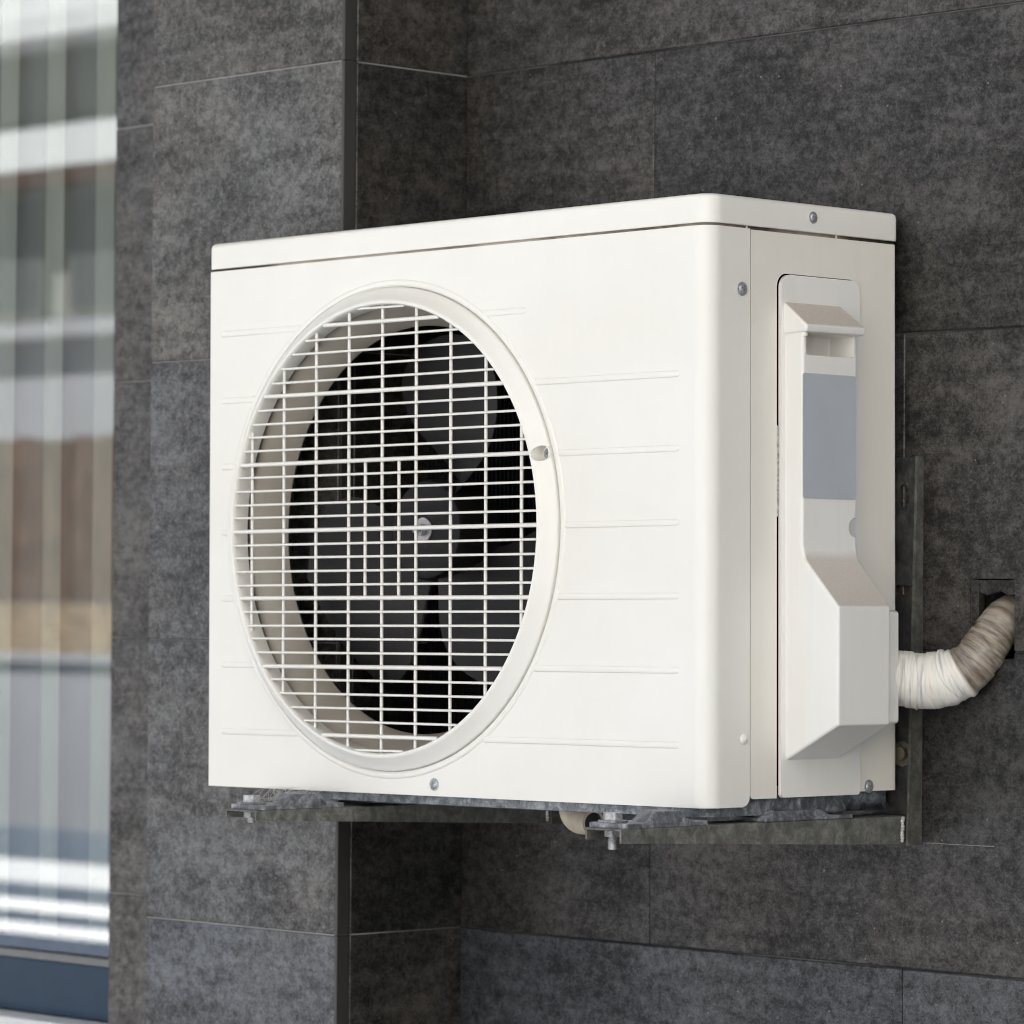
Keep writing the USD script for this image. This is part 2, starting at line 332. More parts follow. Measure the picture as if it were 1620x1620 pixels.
M('blind_fabric', {'g': ('geometry', {}), 'd': ('diffuse_bsdf', {'color': (.40, .395, .355)}), 't': ('translucent_bsdf', {'color': (.5, .52, .48)}),
                   'tr': ('transparent_bsdf', {}), 'm': ('mix_closure', {'fac': .15}), 'm2': ('mix_closure', {'fac': .10})},
  [('d.BSDF', 'm.closure1'), ('t.BSDF', 'm.closure2'), ('m.closure', 'm2.closure1'), ('tr.BSDF', 'm2.closure2')], surface='m2.closure')
simple('room_dark', (.06, .06, .06), .9)
simple('asphalt', (.055, .075, .110), .9, var=.2, scale=8)
simple('concrete_pale', (.56, .56, .56), .9, var=.08, scale=5)
simple('road_paint', (.80, .79, .78), .8, var=.08, scale=20)
simple('retaining', (.27, .268, .285), .9, var=.08, scale=1.5)
simple('fence_wood', (.105, .060, .040), .8, var=.35, scale=6)
simple('fence_low', (.26, .185, .115), .8, var=.4, scale=10)
simple('house_wall', (.32, .315, .33), .9, var=.06, scale=1)
simple('house_upper', (.20, .20, .178), .9, var=.08, scale=1)
simple('house_dark', (.07, .074, .074), .5, var=.2)
simple('house_white', (.58, .58, .57), .8, var=.04)
simple('house_red', (.22, .12, .09), .8, var=.08)
simple('leaf', (.07, .12, .03), .6, var=.4, scale=20)
simple('beige_render', (.80, .77, .715), .9, var=.05, scale=3)
simple('soffit', (.62, .61, .58), .9, var=.04)
simple('cobweb', (.55, .54, .52), .8)

# ------------------------------------------------------------------ the ground and the street (seen as a reflection in the window)
GZ = -1.35
tag(obj('ground', box(-120, 120, -120, 60, GZ - .3, GZ), 'concrete_pale'), kind='structure', label='pale paved ground below the air conditioner')
tag(obj('road', box(-120, 120, -9.85, -5.4, GZ + .004, GZ + .008), 'asphalt'), kind='structure', label='dark asphalt road seen in the window reflection')
for y0, y1, lab in ((-9.06, -8.64, 'wide white painted road line, farther one from the building'), (-8.15, -7.80, 'white painted road line nearest to the building')):
    tag(obj('road_line', box(-60, 20, y0, y1, GZ + .012, GZ + .016), 'road_paint'), lab, 'road line')
tag(obj('road_001', box(-120, 120, -13.2, -11.1, GZ + .004, GZ + .008), 'asphalt'), kind='structure', label='dark parking strip below the retaining wall')
rw = thing('retaining_wall', 'grey retaining wall across the street mirrored in the window', 'wall', (-20, -13.3, GZ))
obj('wall_body', box(-40, 14, -.2, .2, 0, 1.13), 'retaining', rw)
obj('coping', box(-40, 14, -.24, .24, 1.133, 1.19), 'retaining', rw)
fz = GZ + 1.19
fence = thing('slatted_fence', 'brown upright board fence on the retaining wall, mirrored in the window', 'fence', (-20, -13.3, fz))
for i in range(170):
    x = -14 + i * .16
    w = .14 + random.uniform(-.01, .01)
    obj('board', box(x, x + w, -.015, .015, .34, 1.47 + random.uniform(-.02, .02)), 'fence_wood', fence)
obj('rail', box(-14, 13.2, -.06, -.018, .5, .6), 'fence_wood', fence); obj('rail', box(-14, 13.2, -.06, -.018, 1.2, 1.3), 'fence_wood', fence)
obj('kickboard', box(-14, 13.2, -.012, .018, .0, .335), 'fence_low', fence)
hs = thing('street_house', 'pale house across the street mirrored in the window, with a white fascia and dark windows', 'house', (-24, -17, GZ))
def hz(z): return z - GZ
obj('lower_wall', box(-26, 16, -8, 0, 0, hz(2.40)), 'house_wall', hs)
obj('ledge', box(-26, 16, -.05, .16, hz(2.402), hz(2.54)), 'house_wall', hs)
obj('window_wall', box(-26, 16, -8, -.12, hz(2.41), hz(3.70)), 'house_upper', hs)
for i in range(16):
    x = -25 + i * 2.55
    w_ = obj('window', box(x, x + 2.2, -.118, -.06, hz(2.6), hz(3.64)), 'house_upper', hs)
    obj('pane', box(x + .05, x + 2.15, -.11, -.05, hz(2.65), hz(3.60)), 'house_dark', w_)
obj('eave_trim', box(-26, 16, -.1, .22, hz(3.70), hz(3.80)), 'house_red', hs)
obj('fascia', box(-26, 16, -.1, .30, hz(3.804), hz(4.14)), 'house_white', hs)
obj('upper_wall', box(-26, 16, -8, -.06, hz(3.81), hz(4.84)), 'house_upper', hs)
obj('roof_edge', box(-26, 16, -8, .55, hz(4.842), hz(5.02)), 'house_white', hs)
obj('parapet', box(-26, 16, -8, .3, hz(5.06), hz(6.2)), 'house_white', hs)

# ------------------------------------------------------------------ tiled walls
YW, YC, YS, XC = .2744, .1033, .3043, .0834
Z0, ZH = -.155, .2977
JX, TW, J = .3591, .6624, .0014
def tile_mesh(w, h, t, c=.0009):
    """a tile standing in the xz plane, its face at y = 0 looking along -y, its back at y = t, its edges eased"""
    v = [(0, t, 0), (w, t, 0), (w, t, h), (0, t, h), (0, c, 0), (w, c, 0), (w, c, h), (0, c, h),
         (c, 0, c), (w - c, 0, c), (w - c, 0, h - c), (c, 0, h - c)]
    f = [(0, 3, 2, 1)]
    for a in (0, 4):
        for i in range(4):
            j = (i + 1) % 4
            f.append((a + i, a + j, a + 4 + j, a + 4 + i))
    f.append((8, 9, 10, 11))
    q = []
    for a, b, c_, d in f: q += [(a, b, c_), (a, c_, d)]
    return trimesh.Trimesh(np.array(v, float), q, process=False)
TT = .009
main = thing('tiled_wall', 'dark grey stone tiled wall directly behind the air conditioner', 'wall', (XC, YW, GZ))
HOLE = (.7704, .8228, .136, .2098)
def to_main(t): return off(t, (-XC, -YW, -GZ))
XR = 3.2
k = -5
while True:
    zb = Z0 + k * ZH
    if zb > 1.9: break
    zt = zb + ZH; zb = max(zb, GZ)
    x = JX + (0 if k % 2 == 0 else TW / 2) - 2 * TW      # rows 0 (below), 2 (above) carry the 0.359 joint; the rows between the other
    if k in (): pass
    x = (JX if (k % 2 == 0) else JX + TW / 2) - TW
    while x < XR:
        x0, x1 = max(x, XC - .0004), min(x + TW, XR)
        if x1 - x0 > .02:
            t = tile_mesh(x1 - x0 - J, zt - zb - J, TT)
            t.apply_translation((x0 + J / 2, YW + RNG.uniform(-.0002, .0003), zb + J / 2))
            if x0 < HOLE[0] < x1 and zb < HOLE[3] and zt > HOLE[2]:
                cut = box(HOLE[0], HOLE[1], YW - .05, YW + .1, HOLE[2], HOLE[3])
                t = tm(man(t) - man(cut))
            obj('tile', to_main(t), 'wall_tile_blue' if k < 0 else 'wall_tile', main)
        x += TW
    k += 1
gr = man(box(XC - .02, XR, YW + .0016, YW + .02, GZ, 2.0)) - man(box(HOLE[0] + .001, HOLE[1], YW - .05, YW + .1, HOLE[2], HOLE[3]))
obj('grout', to_main(tm(gr)), 'grout_mixed', main)
core = man(box(XC - .02, XR, YW + .0205, YW + .20, GZ, 2.0)) - man(box(HOLE[0] + .004, HOLE[1], YW, YW + .19, HOLE[2] + .001, HOLE[3] - .012))
obj('wall_core', to_main(tm(core)), 'concrete_dark', main)
pc = obj('patch_piece', to_main(tm(m3.Manifold.compose([man(box(.7716, .7802, YW + .0008, YW + .009, .150, .2086)),
     man(extrude_y(Polygon([(.7808, .2086), (.8222, .2086), (.8222, .196), (.815, .1945), (.806, .1985), (.797, .197), (.789, .1945), (.7808, .198)]), YW + .0008, YW + .009))]))), 'wall_tile', main)
# a pale scratch of mortar along the cut under the bracket
ch = thing('mortar_mark', 'thin pale mortar line on the wall tile right of the bracket foot', 'mortar mark', (.63, YW, -.0372))
pts = []
for i in range(60):
    xx = .0 + i * .00285
    hh = .0003 + .0005 * RNG.random()
    pts.append(box(xx, xx + .0022 + .0006 * RNG.random(), -.0005, .0002, .0000 + i * .00002, hh + i * .00002))
obj('mortar', cat(*pts), 'mortar_dull', ch)

pier = thing('tiled_pier', 'grey tiled pier projecting left of the dark corner behind the unit', 'pier', (-.2284, YC, GZ))
def to_pier(t): return off(t, (.2284, -YC, -GZ))
for k in range(-5, 7):
    zb, zt = Z0 + k * ZH, Z0 + (k + 1) * ZH
    zb = max(zb, GZ)
    t = tile_mesh(XC - .004 + .2284, zt - zb - J * .9, TT); t.apply_translation((-.2284, YC + RNG.uniform(-.0002, .0002), zb + J / 2))
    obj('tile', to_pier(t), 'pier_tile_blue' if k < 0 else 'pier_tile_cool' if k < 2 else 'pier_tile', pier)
    # return tile, turned to look along +x
    w = YW + .006 - (YC + .0178)
    r = tile_mesh(w, zt - zb - J * .9, TT)
    v = r.vertices.copy(); r.vertices = np.stack([XC - v[:, 1], YC + .0178 + v[:, 0], zb + J / 2 + v[:, 2]], 1)
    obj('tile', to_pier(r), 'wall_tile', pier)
obj('grout', to_pier(cat(box(-.227, XC - .005, YC + .0012, YC + .02, GZ, 2.0), box(XC - .02, XC - .0012, YC + .0205, YW + .0014, GZ, 2.0))), 'grout_pale', pier)
for k in range(-5, 7):
    zb, zt = max(GZ, Z0 + k * ZH), Z0 + (k + 1) * ZH
    obj('corner_trim', to_pier(tm(rbox(XC - .0036, XC + .0006, YC - .0004, YC + .0162, zb + .0005, zt - .0005, .0008))), 'trim_dark', pier)
obj('core', to_pier(box(-.2275, XC - .021, YC + .0205, YS + .2, GZ, 2.0)), 'concrete_dark', pier)

strip = thing('tiled_wall', 'narrow tiled wall strip between the window and the grey pier', 'wall', (-.55, YS, GZ))
def to_strip(t): return off(t, (.55, -YS, -GZ))
for k in range(-5, 7):
    zb, zt = max(GZ, Z0 - .001 + k * ZH), Z0 - .001 + (k + 1) * ZH
    t = tile_mesh(-.229 + .5495, zt - zb - J, TT); t.apply_translation((-.5495, YS, zb + J / 2))
    obj('tile', to_strip(t), 'strip_tile', strip)
obj('grout', to_strip(box(-.548, -.229, YS + .001, YS + .02, GZ, 2.0)), 'grout_pale', strip)
obj('core', to_strip(box(-.5485, -.2285, YS + .0205, YS + .2, GZ, 2.0)), 'concrete_dark', strip)

# ------------------------------------------------------------------ window left of the pier
YP = YS + .032
win = thing('window', 'large fixed window in a dark blue frame left of the tiled strip', 'window', (-1.9, YP, -.312))
def to_win(t): return off(t, (1.9, -YP, .312))
obj('pane', to_win(box(-3.2, -.5515, YP, YP + .006, -.236, 1.95)), 'window_glass', win)
obj('bottom_frame', to_win(tm(rbox(-3.25, -.5512, YP - .006, YP + .05, -.3115, -.2475, .002))), 'frame_blue', win)
obj('gasket', to_win(tm(rbox(-3.2, -.5514, YP - .0052, YP + .01, -.2474, -.2385, .001))), 'gasket', win)
obj('side_frame', to_win(box(-3.26, -3.2, YP - .006, YP + .05, -.31, 1.95)), 'frame_blue', win)
obj('top_frame', to_win(box(-3.26, -.5515, YP - .006, YP + .05, 1.9505, 2.0)), 'frame_blue', win)
obj('sill', to_win(tm(rbox(-3.3, -.5505, YP - .05, YP + .06, -.36, -.313, .002))), 'sill_white', win)
pl = thing('plinth_wall', 'low wall under the window sill', 'wall', (-1.9, YP, GZ))
obj('wall_body', box(-1.4, 1.349, -.02, .2, 0, -.361 - GZ), 'concrete_dark', pl)
bl = thing('sheer_curtain', 'sheer pale curtain with vertical folds hanging behind the window pane', 'curtain', (-1.9, YP + .12, -.25))
def to_bl(t): return off(t, (1.9, -YP - .12, .25))
def strip_mesh(xa, w, y, a, i, bulge):
    P, F = [], []
    for z in np.linspace(-.232, 1.93, 9):
        dx = .004 * math.sin(z * 1.7 + i) + .006 * (z - .3)
        for q in np.linspace(-1, 1, 7):
            P.append((xa + dx + w * q * math.cos(a), y + w * q * math.sin(a) + bulge * (1 - q * q), z))
    for r in range(8):
        for c in range(6):
            p = r * 7 + c; F += [(p, p + 1, p + 8), (p, p + 8, p + 7)]
    return trimesh.Trimesh(P, F, process=False)
obj('curtain_sheet', to_bl(box(-3.19, -.555, YP + .135, YP + .1362, -.232, 1.93)), 'curtain_back', bl)
for i in range(33):
    obj('fold', to_bl(strip_mesh(-.568 - i * .0985, .0185 + (.005 if i % 3 == 2 else 0) + random.uniform(-.002, .002), YP + .118, random.uniform(-.12, .12), i, -.006)), 'blind_fabric', bl, smooth=True)
obj('curtain_rail', to_bl(box(-3.2, -.56, YP + .09, YP + .15, 1.931, 1.96)), 'sill_white', bl)
room = thing('interior_room', 'dark room behind the window', kind='structure', loc=(-1.9, YP + .3, GZ))
obj('floor', box(-1.5, 1.4, 0, 3.0, .55, .6), 'room_dark', room)
obj('back_wall', box(-1.5, 1.4, 3.0, 3.1, .6, 3.4), 'room_dark', room)
obj('side_wall', box(-1.6, -1.5, -.24, 3.1, .0, 3.4), 'room_dark', room)
obj('side_wall', box(1.4, 1.5, -.09, 3.1, .0, 3.4), 'room_dark', room)
# the rest of the building stands above and to both sides, outside the picture
bd = thing('building_block', 'upper storeys of the tiled building above the unit', 'building', (0, .3, 2.0))
obj('upper_wall', box(-9, 9, -.02, 7, .004, 5.5), 'wall_tile', bd)
obj('side_block', box(XR + .002, 9, .0, 7, GZ - 2.0, 0), 'wall_tile', bd)
obj('side_block', box(-9, -3.3, .02, 7, GZ - 2.0, 0), 'wall_tile', bd)
obj('balcony_slab', box(-9, 1.1, -1.75, -.03, .0, .22), 'soffit', bd)  # unseen overhang, added and trimmed to hold back skylight
nb = thing('neighbour_house', 'unseen beige house on the right, added to bounce sunlight onto the unit side', 'house', (4.3, -5.0, GZ))  # unseen house, added to throw warm sunlight on the unit's side panel
obj('wall', box(0, 6, -9, 2.3, 0, 8.5), 'beige_render', nb)
obj('roof', box(-.1, 6.3, -9.3, 2.4, 8.503, 8.7), 'house_red', nb)
obj('rear_block', box(-3.25, XR, 3.5, 7, GZ - 2.0, 0), 'wall_core', bd)

# ------------------------------------------------------------------ the air conditioner
E = np.array([[0.99993, 0.0087, 0.0074], [-0.0087, 0.99996, 0.0], [-0.0074, -0.0001, 0.99997]])
E[0] /= np.linalg.norm(E[0]); E[1] -= E[0] * E[1].dot(E[0]); E[1] /= np.linalg.norm(E[1]); E[2] = np.cross(E[0], E[1])
PIV = np.array([.36, .12, .27])
Tr = PIV - PIV @ E
W, D, H = .692, .2606, .55
FX, FZ = .2722, .2558
acx = UsdGeom.Xform.Define(stage, '/World/' + numbered('/World', 'air_conditioner'))
acx.AddTransformOp().Set(Gf.Matrix4d(*[float(v) for v in (*E[0], 0, *E[1], 0, *E[2], 0, *Tr, 1)]))
ac = tag(acx.GetPrim(), 'cream outdoor air conditioner unit with round fan grille mounted on the tiled wall', 'air conditioner')

def outline(inset, yb, rl=.004, rr=.0175):
    """plan of the front shell: left back corner, round left and right front corners, right back corner"""
    i = inset; pts = [(i, yb)]
    for a in np.linspace(math.pi, 1.5 * math.pi, 6): pts.append((rl + (rl - i) * math.cos(a), rl + (rl - i) * math.sin(a)))
    for a in np.linspace(1.5 * math.pi, 2 * math.pi, 14): pts.append((W - rr + (rr - i) * math.cos(a), rr + (rr - i) * math.sin(a)))
    pts.append((W - i, yb))
    return pts
ysm = .0566
o, n_ = outline(0, ysm - .0005), outline(.0013, ysm - .0005)
shell = Polygon(o + n_[::-1])
fp = man(extrude_z(shell, 0, .5212))
hole = man(cyl((FX, -.05, FZ), (FX, .03, FZ), .2345, 128))
fp = fp - hole
# eased bottom right corner of the side flange
cc = extrude_x(sbox(ysm - .009, -.001, ysm + .01, .009).difference(Point(ysm - .0095, .0095).buffer(.009, quad_segs=8).union(sbox(0, .0095, .1, .1)).union(sbox(-.1, -.1, ysm - .0095, .1))), W - .01, W + .01)
fp = fp - man(cc)
# pressed ribs and the raised collar round the grille
ribs = []
def rib(x0, x1, z):
    h = .0031
    prof = [(h * math.cos(a), -.0013 * math.sin(a) ** .8 if math.sin(a) > 0 else 0) for a in np.linspace(0, math.pi, 9)]
    xs = [x0, x0 + .0012, x0 + .003, x1 - .003, x1 - .0012, x1]; sc = [.15, .7, 1, 1, .7, .15]
    V = [(x, y * s + .0003 * (1 - s), z + zz * max(s, .5)) for x, s in zip(xs, sc) for zz, y in prof]
    F = []
    for a in range(5):
        for b in range(8):
            p = a * 9 + b; F += [(p, p + 9, p + 10), (p, p + 10, p + 1)]
    m_ = trimesh.Trimesh(V, F, process=False)
    return m_
RZ = [.4570, .3892, .3222, .2555, .1895, .1228, .0556]
for i, z in enumerate(RZ):
    half = math.sqrt(max(0, .2405 ** 2 - (z - FZ) ** 2))
    if FX - half - .019 > .01: ribs.append(rib(.0185 + .0005 * i, FX - half + .002, z))
    ribs.append(rib(FX + half - .002, .4604 if i == 0 else .6578, z))
collar = lathe_y([(.2415, .0004), (.2406, -.0009), (.2392, -.0015), (.2372, -.0016), (.2358, -.0012), (.2352, .0012), (.2340, .0014), (.2340, .004), (.2412, .004)], FX, FZ, 144)
obj('front_panel', cat(tm(fp), *ribs, collar), 'cream_paint', ac, smooth=35)
# grille: a cone-shaped ring with its bars
ring = lathe_y([(.2338, .006), (.2338, -.0022), (.2330, -.0036), (.2312, -.0046), (.2252, -.0094), (.2218, -.0136), (.2196, -.0150), (.2178, -.0148), (.2166, -.0134),
                (.2162, -.010), (.2154, -.004), (.2150, .0036), (.2156, .0044), (.2164, .0036), (.2180, -.006), (.2220, -.004)], FX, FZ, 160)
SX, SZ = .4892, .3222
ring = tm(man(ring) - man(cyl((SX, -.05, SZ), (SX, .0035, SZ), .0073, 32)))
boss = lathe_y([(.0072, -.0056), (.0080, -.0050), (.0081, .004), (.00001, .004), (.00001, .0016), (.0071, .0016)], SX, SZ, 36)
gril = obj('fan_grille', cat(ring, boss), 'grille_plastic', ac, smooth=40)
def bar(p0, p1, r, flat=1.0):
    c = cyl(p0, p1, r, 8); return c
RI = .2164
YB = -.0118
for k in range(-16, 17):
    z = FZ + k * .01336
    hw = math.sqrt(max(1e-6, RI ** 2 - (z - FZ) ** 2))
    r = .00212 if k % 5 == 0 else .00124
    sag = .0004 * math.sin(k * 2.1)
    obj('bar', bar((FX - hw, YB, z + sag), (FX + hw, YB, z - sag * .3), r), 'grille_plastic', gril, smooth=True)
for k in range(-4, 5):
    x = FX + k * .0481
    hh = math.sqrt(RI ** 2 - (x - FX) ** 2)
    obj('bar', bar((x, YB + .0026, FZ - hh), (x, YB + .0026, FZ + hh), .00165), 'grille_plastic', gril, smooth=True)
for s in (-1, 1):
    obj('bar', bar((FX + s * .02405, YB + .0026, FZ - 5 * .01336), (FX + s * .02405, YB + .0026, FZ + 5 * .01336), .00165), 'grille_plastic', gril, smooth=True)
# shroud, cavity, coil, fan
sh_ = lathe_y([(.2235, .0125), (.2220, .0110), (.2195, .0114), (.2155, .0145), (.2100, .0205), (.2060, .027), (.2020, .035), (.1990, .0435), (.1990, .0450), (.2035, .036), (.2085, .027), (.2125, .0215), (.2195, .0150), (.2230, .0140)], FX, FZ, 128)
obj('fan_shroud', sh_, 'shroud_paint', ac, smooth=True)
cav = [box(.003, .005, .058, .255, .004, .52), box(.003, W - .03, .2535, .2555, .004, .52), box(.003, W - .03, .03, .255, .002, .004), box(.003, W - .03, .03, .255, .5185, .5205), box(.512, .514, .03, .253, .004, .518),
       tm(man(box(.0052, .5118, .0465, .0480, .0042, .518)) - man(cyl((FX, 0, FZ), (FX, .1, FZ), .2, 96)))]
obj('inner_case', cat(*cav), 'shaded_cavity', ac)
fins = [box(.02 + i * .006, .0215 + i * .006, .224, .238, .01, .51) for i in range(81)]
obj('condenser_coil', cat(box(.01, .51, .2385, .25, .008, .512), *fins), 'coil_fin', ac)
fan = obj('fan', lathe_y([(0, .0455), (.026, .0455), (.031, .0470), (.043, .0470), (.0475, .049), (.0495, .0535), (.050, .100), (.046, .102), (0, .102)], FX, FZ, 64), 'hub_plastic', ac, smooth=35)
tag(fan, label='dark three blade fan behind the grille')
def blade(a0):
    U, Vn = 15, 12
    top = []
    for iu in range(U):
        u = iu / (U - 1)
        r = .046 + u * .146
        half = (.38 + .30 * math.sin(math.pi * min(1, u * .85 + .1))) * (1.0 if u < .9 else 1 - (u - .9) * 2.4)
        sweep_a = .35 * u
        for iv in range(Vn):
            v = iv / (Vn - 1) * 2 - 1
            a = a0 + sweep_a + v * half
            y = .078 + v * .024 * (1 - .25 * u) - .006 * math.sin(u * 3)
            top.append((FX + r * math.cos(a), y, FZ + r * math.sin(a)))
    top = np.array(top); bot = top + [0, .0022, 0]
    n = len(top); F = []
    for a in range(U - 1):
        for b in range(Vn - 1):
            p = a * Vn + b
            F += [(p, p + 1, p + Vn + 1), (p, p + Vn + 1, p + Vn), (n + p, n + p + Vn + 1, n + p + 1), (n + p, n + p + Vn, n + p + Vn + 1)]
    edge = [(a * Vn) for a in range(U)]; edge2 = [a * Vn + Vn - 1 for a in range(U)]
    tip = [(U - 1) * Vn + b for b in range(Vn)]
    for E_ in (edge, edge2, tip):
        for p, q in zip(E_[:-1], E_[1:]): F += [(p, q, n + q), (p, n + q, n + p)]
    return trimesh.Trimesh(np.concatenate([top, bot]), F, process=False)
for a in (82, 202, 322):
    obj('blade', blade(math.radians(a - 10)), 'fan_plastic', fan, smooth=40)
obj('washer', lathe_y([(0, .0440), (.0118, .0440), (.0122, .0446), (.0122, .0453), (0, .0453)], FX, FZ, 40), 'washer_metal', fan, smooth=30)
nut = trimesh.creation.cylinder(radius=.0066, height=.005, sections=6)
nut.apply_transform(trimesh.transformations.rotation_matrix(math.pi / 2, [1, 0, 0])); nut.apply_translation((FX, .0412, FZ))
shaft = [cyl((FX, .0330 + i * .0009, FZ), (FX, .0339 + i * .0009, FZ), .0034 if i % 2 else .0029, 16) for i in range(8)]
obj('shaft_nut', cat(nut, *shaft), 'screw_metal', fan, smooth=20)

# lid
def lid():
    layers = []
    for ins, z in ((.0030, .5236), (-.0002, .5237), (-.0008, .5246), (-.0008, .5445), (.0002, .5480), (.0028, .5496), (.0062, .5502)):
        pts = [(W - ins, D - ins)]
        q = []
        for a in np.linspace(math.pi, 1.5 * math.pi, 8): q.append((.006 + max(.006 - ins, .0005) * math.cos(a), .006 + max(.006 - ins, .0005) * math.sin(a)))
        for a in np.linspace(1.5 * math.pi, 2 * math.pi, 16): q.append((W - .0175 + (.0175 - ins) * math.cos(a), .0175 + (.0175 - ins) * math.sin(a)))
        for a in np.linspace(0, .5 * math.pi, 6): q.append((W - .006 + (.006 - ins) * math.cos(a), D - .006 + (.006 - ins) * math.sin(a)))
        for a in np.linspace(.5 * math.pi, math.pi, 6): q.append((.006 + (.006 - ins) * math.cos(a), D - .006 + (.006 - ins) * math.sin(a)))
        layers.append([(x + .001, y, z) for x, y in q])
    n = len(layers[0]); V = np.array(layers).reshape(-1, 3); F = []
    for a in range(len(layers) - 1):
        for i in range(n):
            j = (i + 1) % n; F += [(a * n + i, a * n + j, (a + 1) * n + j), (a * n + i, (a + 1) * n + j, (a + 1) * n + i)]
    V = np.concatenate([V, [V[:n].mean(0), V[-n:].mean(0)]]); c0, c1 = len(V) - 2, len(V) - 1
    for i in range(n):
        j = (i + 1) % n; F += [(c0, j, i), (c1, (len(layers) - 1) * n + i, (len(layers) - 1) * n + j)]
    return trimesh.Trimesh(V, F, process=False)
obj('top_cover', lid(), 'cream_paint', ac, smooth=45)
# inner lip seen as the dark line under the lid, and small spacer tabs
lp = Polygon(outline(.0016, D - .003)).buffer(0)
obj('lid_gap', extrude_z(lp.difference(lp.buffer(-.002)), .512, .5236), 'gap_rust', ac)
for y in (.0520, .1745):
    obj('spacer_tab', box(W - .004, W - .0008, y, y + .0016, .5195, .5240), 'side_paint', ac)

# right side: service panel with a tall opening for the valve cover plate
YA, YBq = .0935, .2052
opening = sbox(YA - .0008, -.1, YBq + .0006, .4700).union(rrect(YA - .0008, YBq + .0006, .30, .4836, .0125))
left_strip = sbox(ysm + .0011, .0068, YA - .0008, .5205)
panel2d = rrect(ysm + .0011, YA + .02, .0068, .5205, .004).union(sbox(YA, .0098, D - .004, .5205)).union(sbox(ysm + .0011, .1, YA + .02, .5205)).difference(opening)
sp = extrude_x(panel2d, W - .0018, W - .0004)
back_round = [(W - .0004 - .004 * (1 - math.cos(a)), D - .004 + .004 * math.sin(a)) for a in np.linspace(0, math.pi / 2, 7)]
inner_round = [(x - .0013 if y < D - .001 else x, y - (.0013 if y >= D - .001 else 0)) for x, y in back_round]
br = extrude_z(Polygon(back_round + [(W - .02, D), (W - .02, D - .0013), (W - .0050, D - .0013), (W - .0018, D - .004)]), .0098, .5205)
obj('side_panel', cat(sp, br), 'side_paint', ac, smooth=30)
obj('side_gap', cat(box(W - .012, W - .0045, ysm - .003, YA + .004, .02, .52), box(W - .010, W - .0040, YBq - .004, YBq + .004, .02, .48)), 'gap_dark', ac)
# insulation foam peeping out of the gap at the left of the cover plate
obj('foam_strip', tm(rbox(W - .0045, W + .0001, YA - .0004, YA + .0022, .262, .345, .0006)), 'foam', ac)
# cover plate, leaning very slightly
pl2 = rrect(YA + .0022, YBq - .0002, .0072, .4826, .0122).union(rrect(YA + .0022, YBq - .0002, .0072, .3, .004))
HG = (.1058, .1712, .4085, .4284)
plate = man(extrude_x(pl2, W - .0012, W + .0022)) - man(box(W - .01, W + .01, HG[0], HG[1], HG[2], HG[3]))
# cover body: narrow top, slope, deep box
YL, YR = .1012, .1768
def vp(pts, r=.0028): return hull_balls(pts, r, 2)
b = .0028
def sect(p, z, yl=YL, yr=YR): return [(W + p - b, yl + b, z), (W + p - b, yr - b, z), (W - .002 + b, yl + b, z), (W - .002 + b, yr - b, z)]
narrow = vp(sect(.0235, .4275) + sect(.0228, .2330, yr=YR))
mid1 = vp(sect(.0228, .2360) + sect(.0262, .2215, yr=YR - .0008))
slope = vp(sect(.0262, .2215, yr=YR - .0008) + sect(.0662, .1795, yr=.1732))
deep = vp(sect(.0662, .1795, yr=.1732) + sect(.0655, .0752, yr=.1732))
bott = vp(sect(.0655, .0752, yr=.1732) + [(W + .0010, YL + b + .001, .0436), (W + .0010, YR - b - .003, .0436)])
hood = vp([(W + .0004, YL + .0008, .4555), (W + .0004, .1760, .4555), (W + .0270, .0995 + b, .4345), (W + .0278, .1812 - b, .4352), (W + .0262, .0995 + b, .4315), (W + .0270, .1812 - b, .4318),
           (W - .001, YL + .0008, .4300), (W - .001, .1765, .4300)], .0026)
hood = hood + vp([(W + .0232, YL + b, .4275), (W + .0232, YL + .0035, .4275), (W + .0195, YL + b, .4320), (W, YL + b, .4275), (W, YL + .0035, .4275), (W, YL + b, .4330)], .0027)
# pocket of the hand grip
pocket_out = man(box(W - .0080, W - .001, HG[0] - .0012, HG[1] + .0012, HG[2] - .0012, HG[3] + .0012))
pocket_in = hull_balls([(W - .0045, y, z) for y in (HG[0] + .002, HG[1] - .002) for z in (HG[2] + .002, HG[3] - .002)] + [(W + .05, y, z) for y in (HG[0] + .002, HG[1] - .002) for z in (HG[2] + .002, HG[3] - .002)], .002, 2)
body = narrow + mid1 + slope + deep + bott + hood + plate + pocket_out
body = body - pocket_in
notch = man(cyl((W + .0110, YR - .0028, .2530), (W + .04, YR - .0028, .2530), .0090, 28))
body = body - notch
vc = obj('valve_cover', tm(body), 'white_plastic', ac, smooth=38)
obj('notch_screw', tm(hull_balls([(W + .0088, YR - .0040, .2530)], .0052, 2)), 'white_plastic', vc, smooth=True)
mk = obj('moulded_mark', box(W + .010, W + .0106, .1355, .1368, .4400, .4490), 'white_plastic', vc)
tb = rbox(W - .001, W + .0515, .1740, .2035, .0735, .1772, .0035, 2)
obj('pipe_cover', tm(tb), 'white_plastic', ac, smooth=38)
stk = extrude_x(rrect(.0990 + .0022, .1742, .2788, .3920, .0022), W + .0233, W + .0238)
obj('sticker', stk, 'sticker_film', ac)
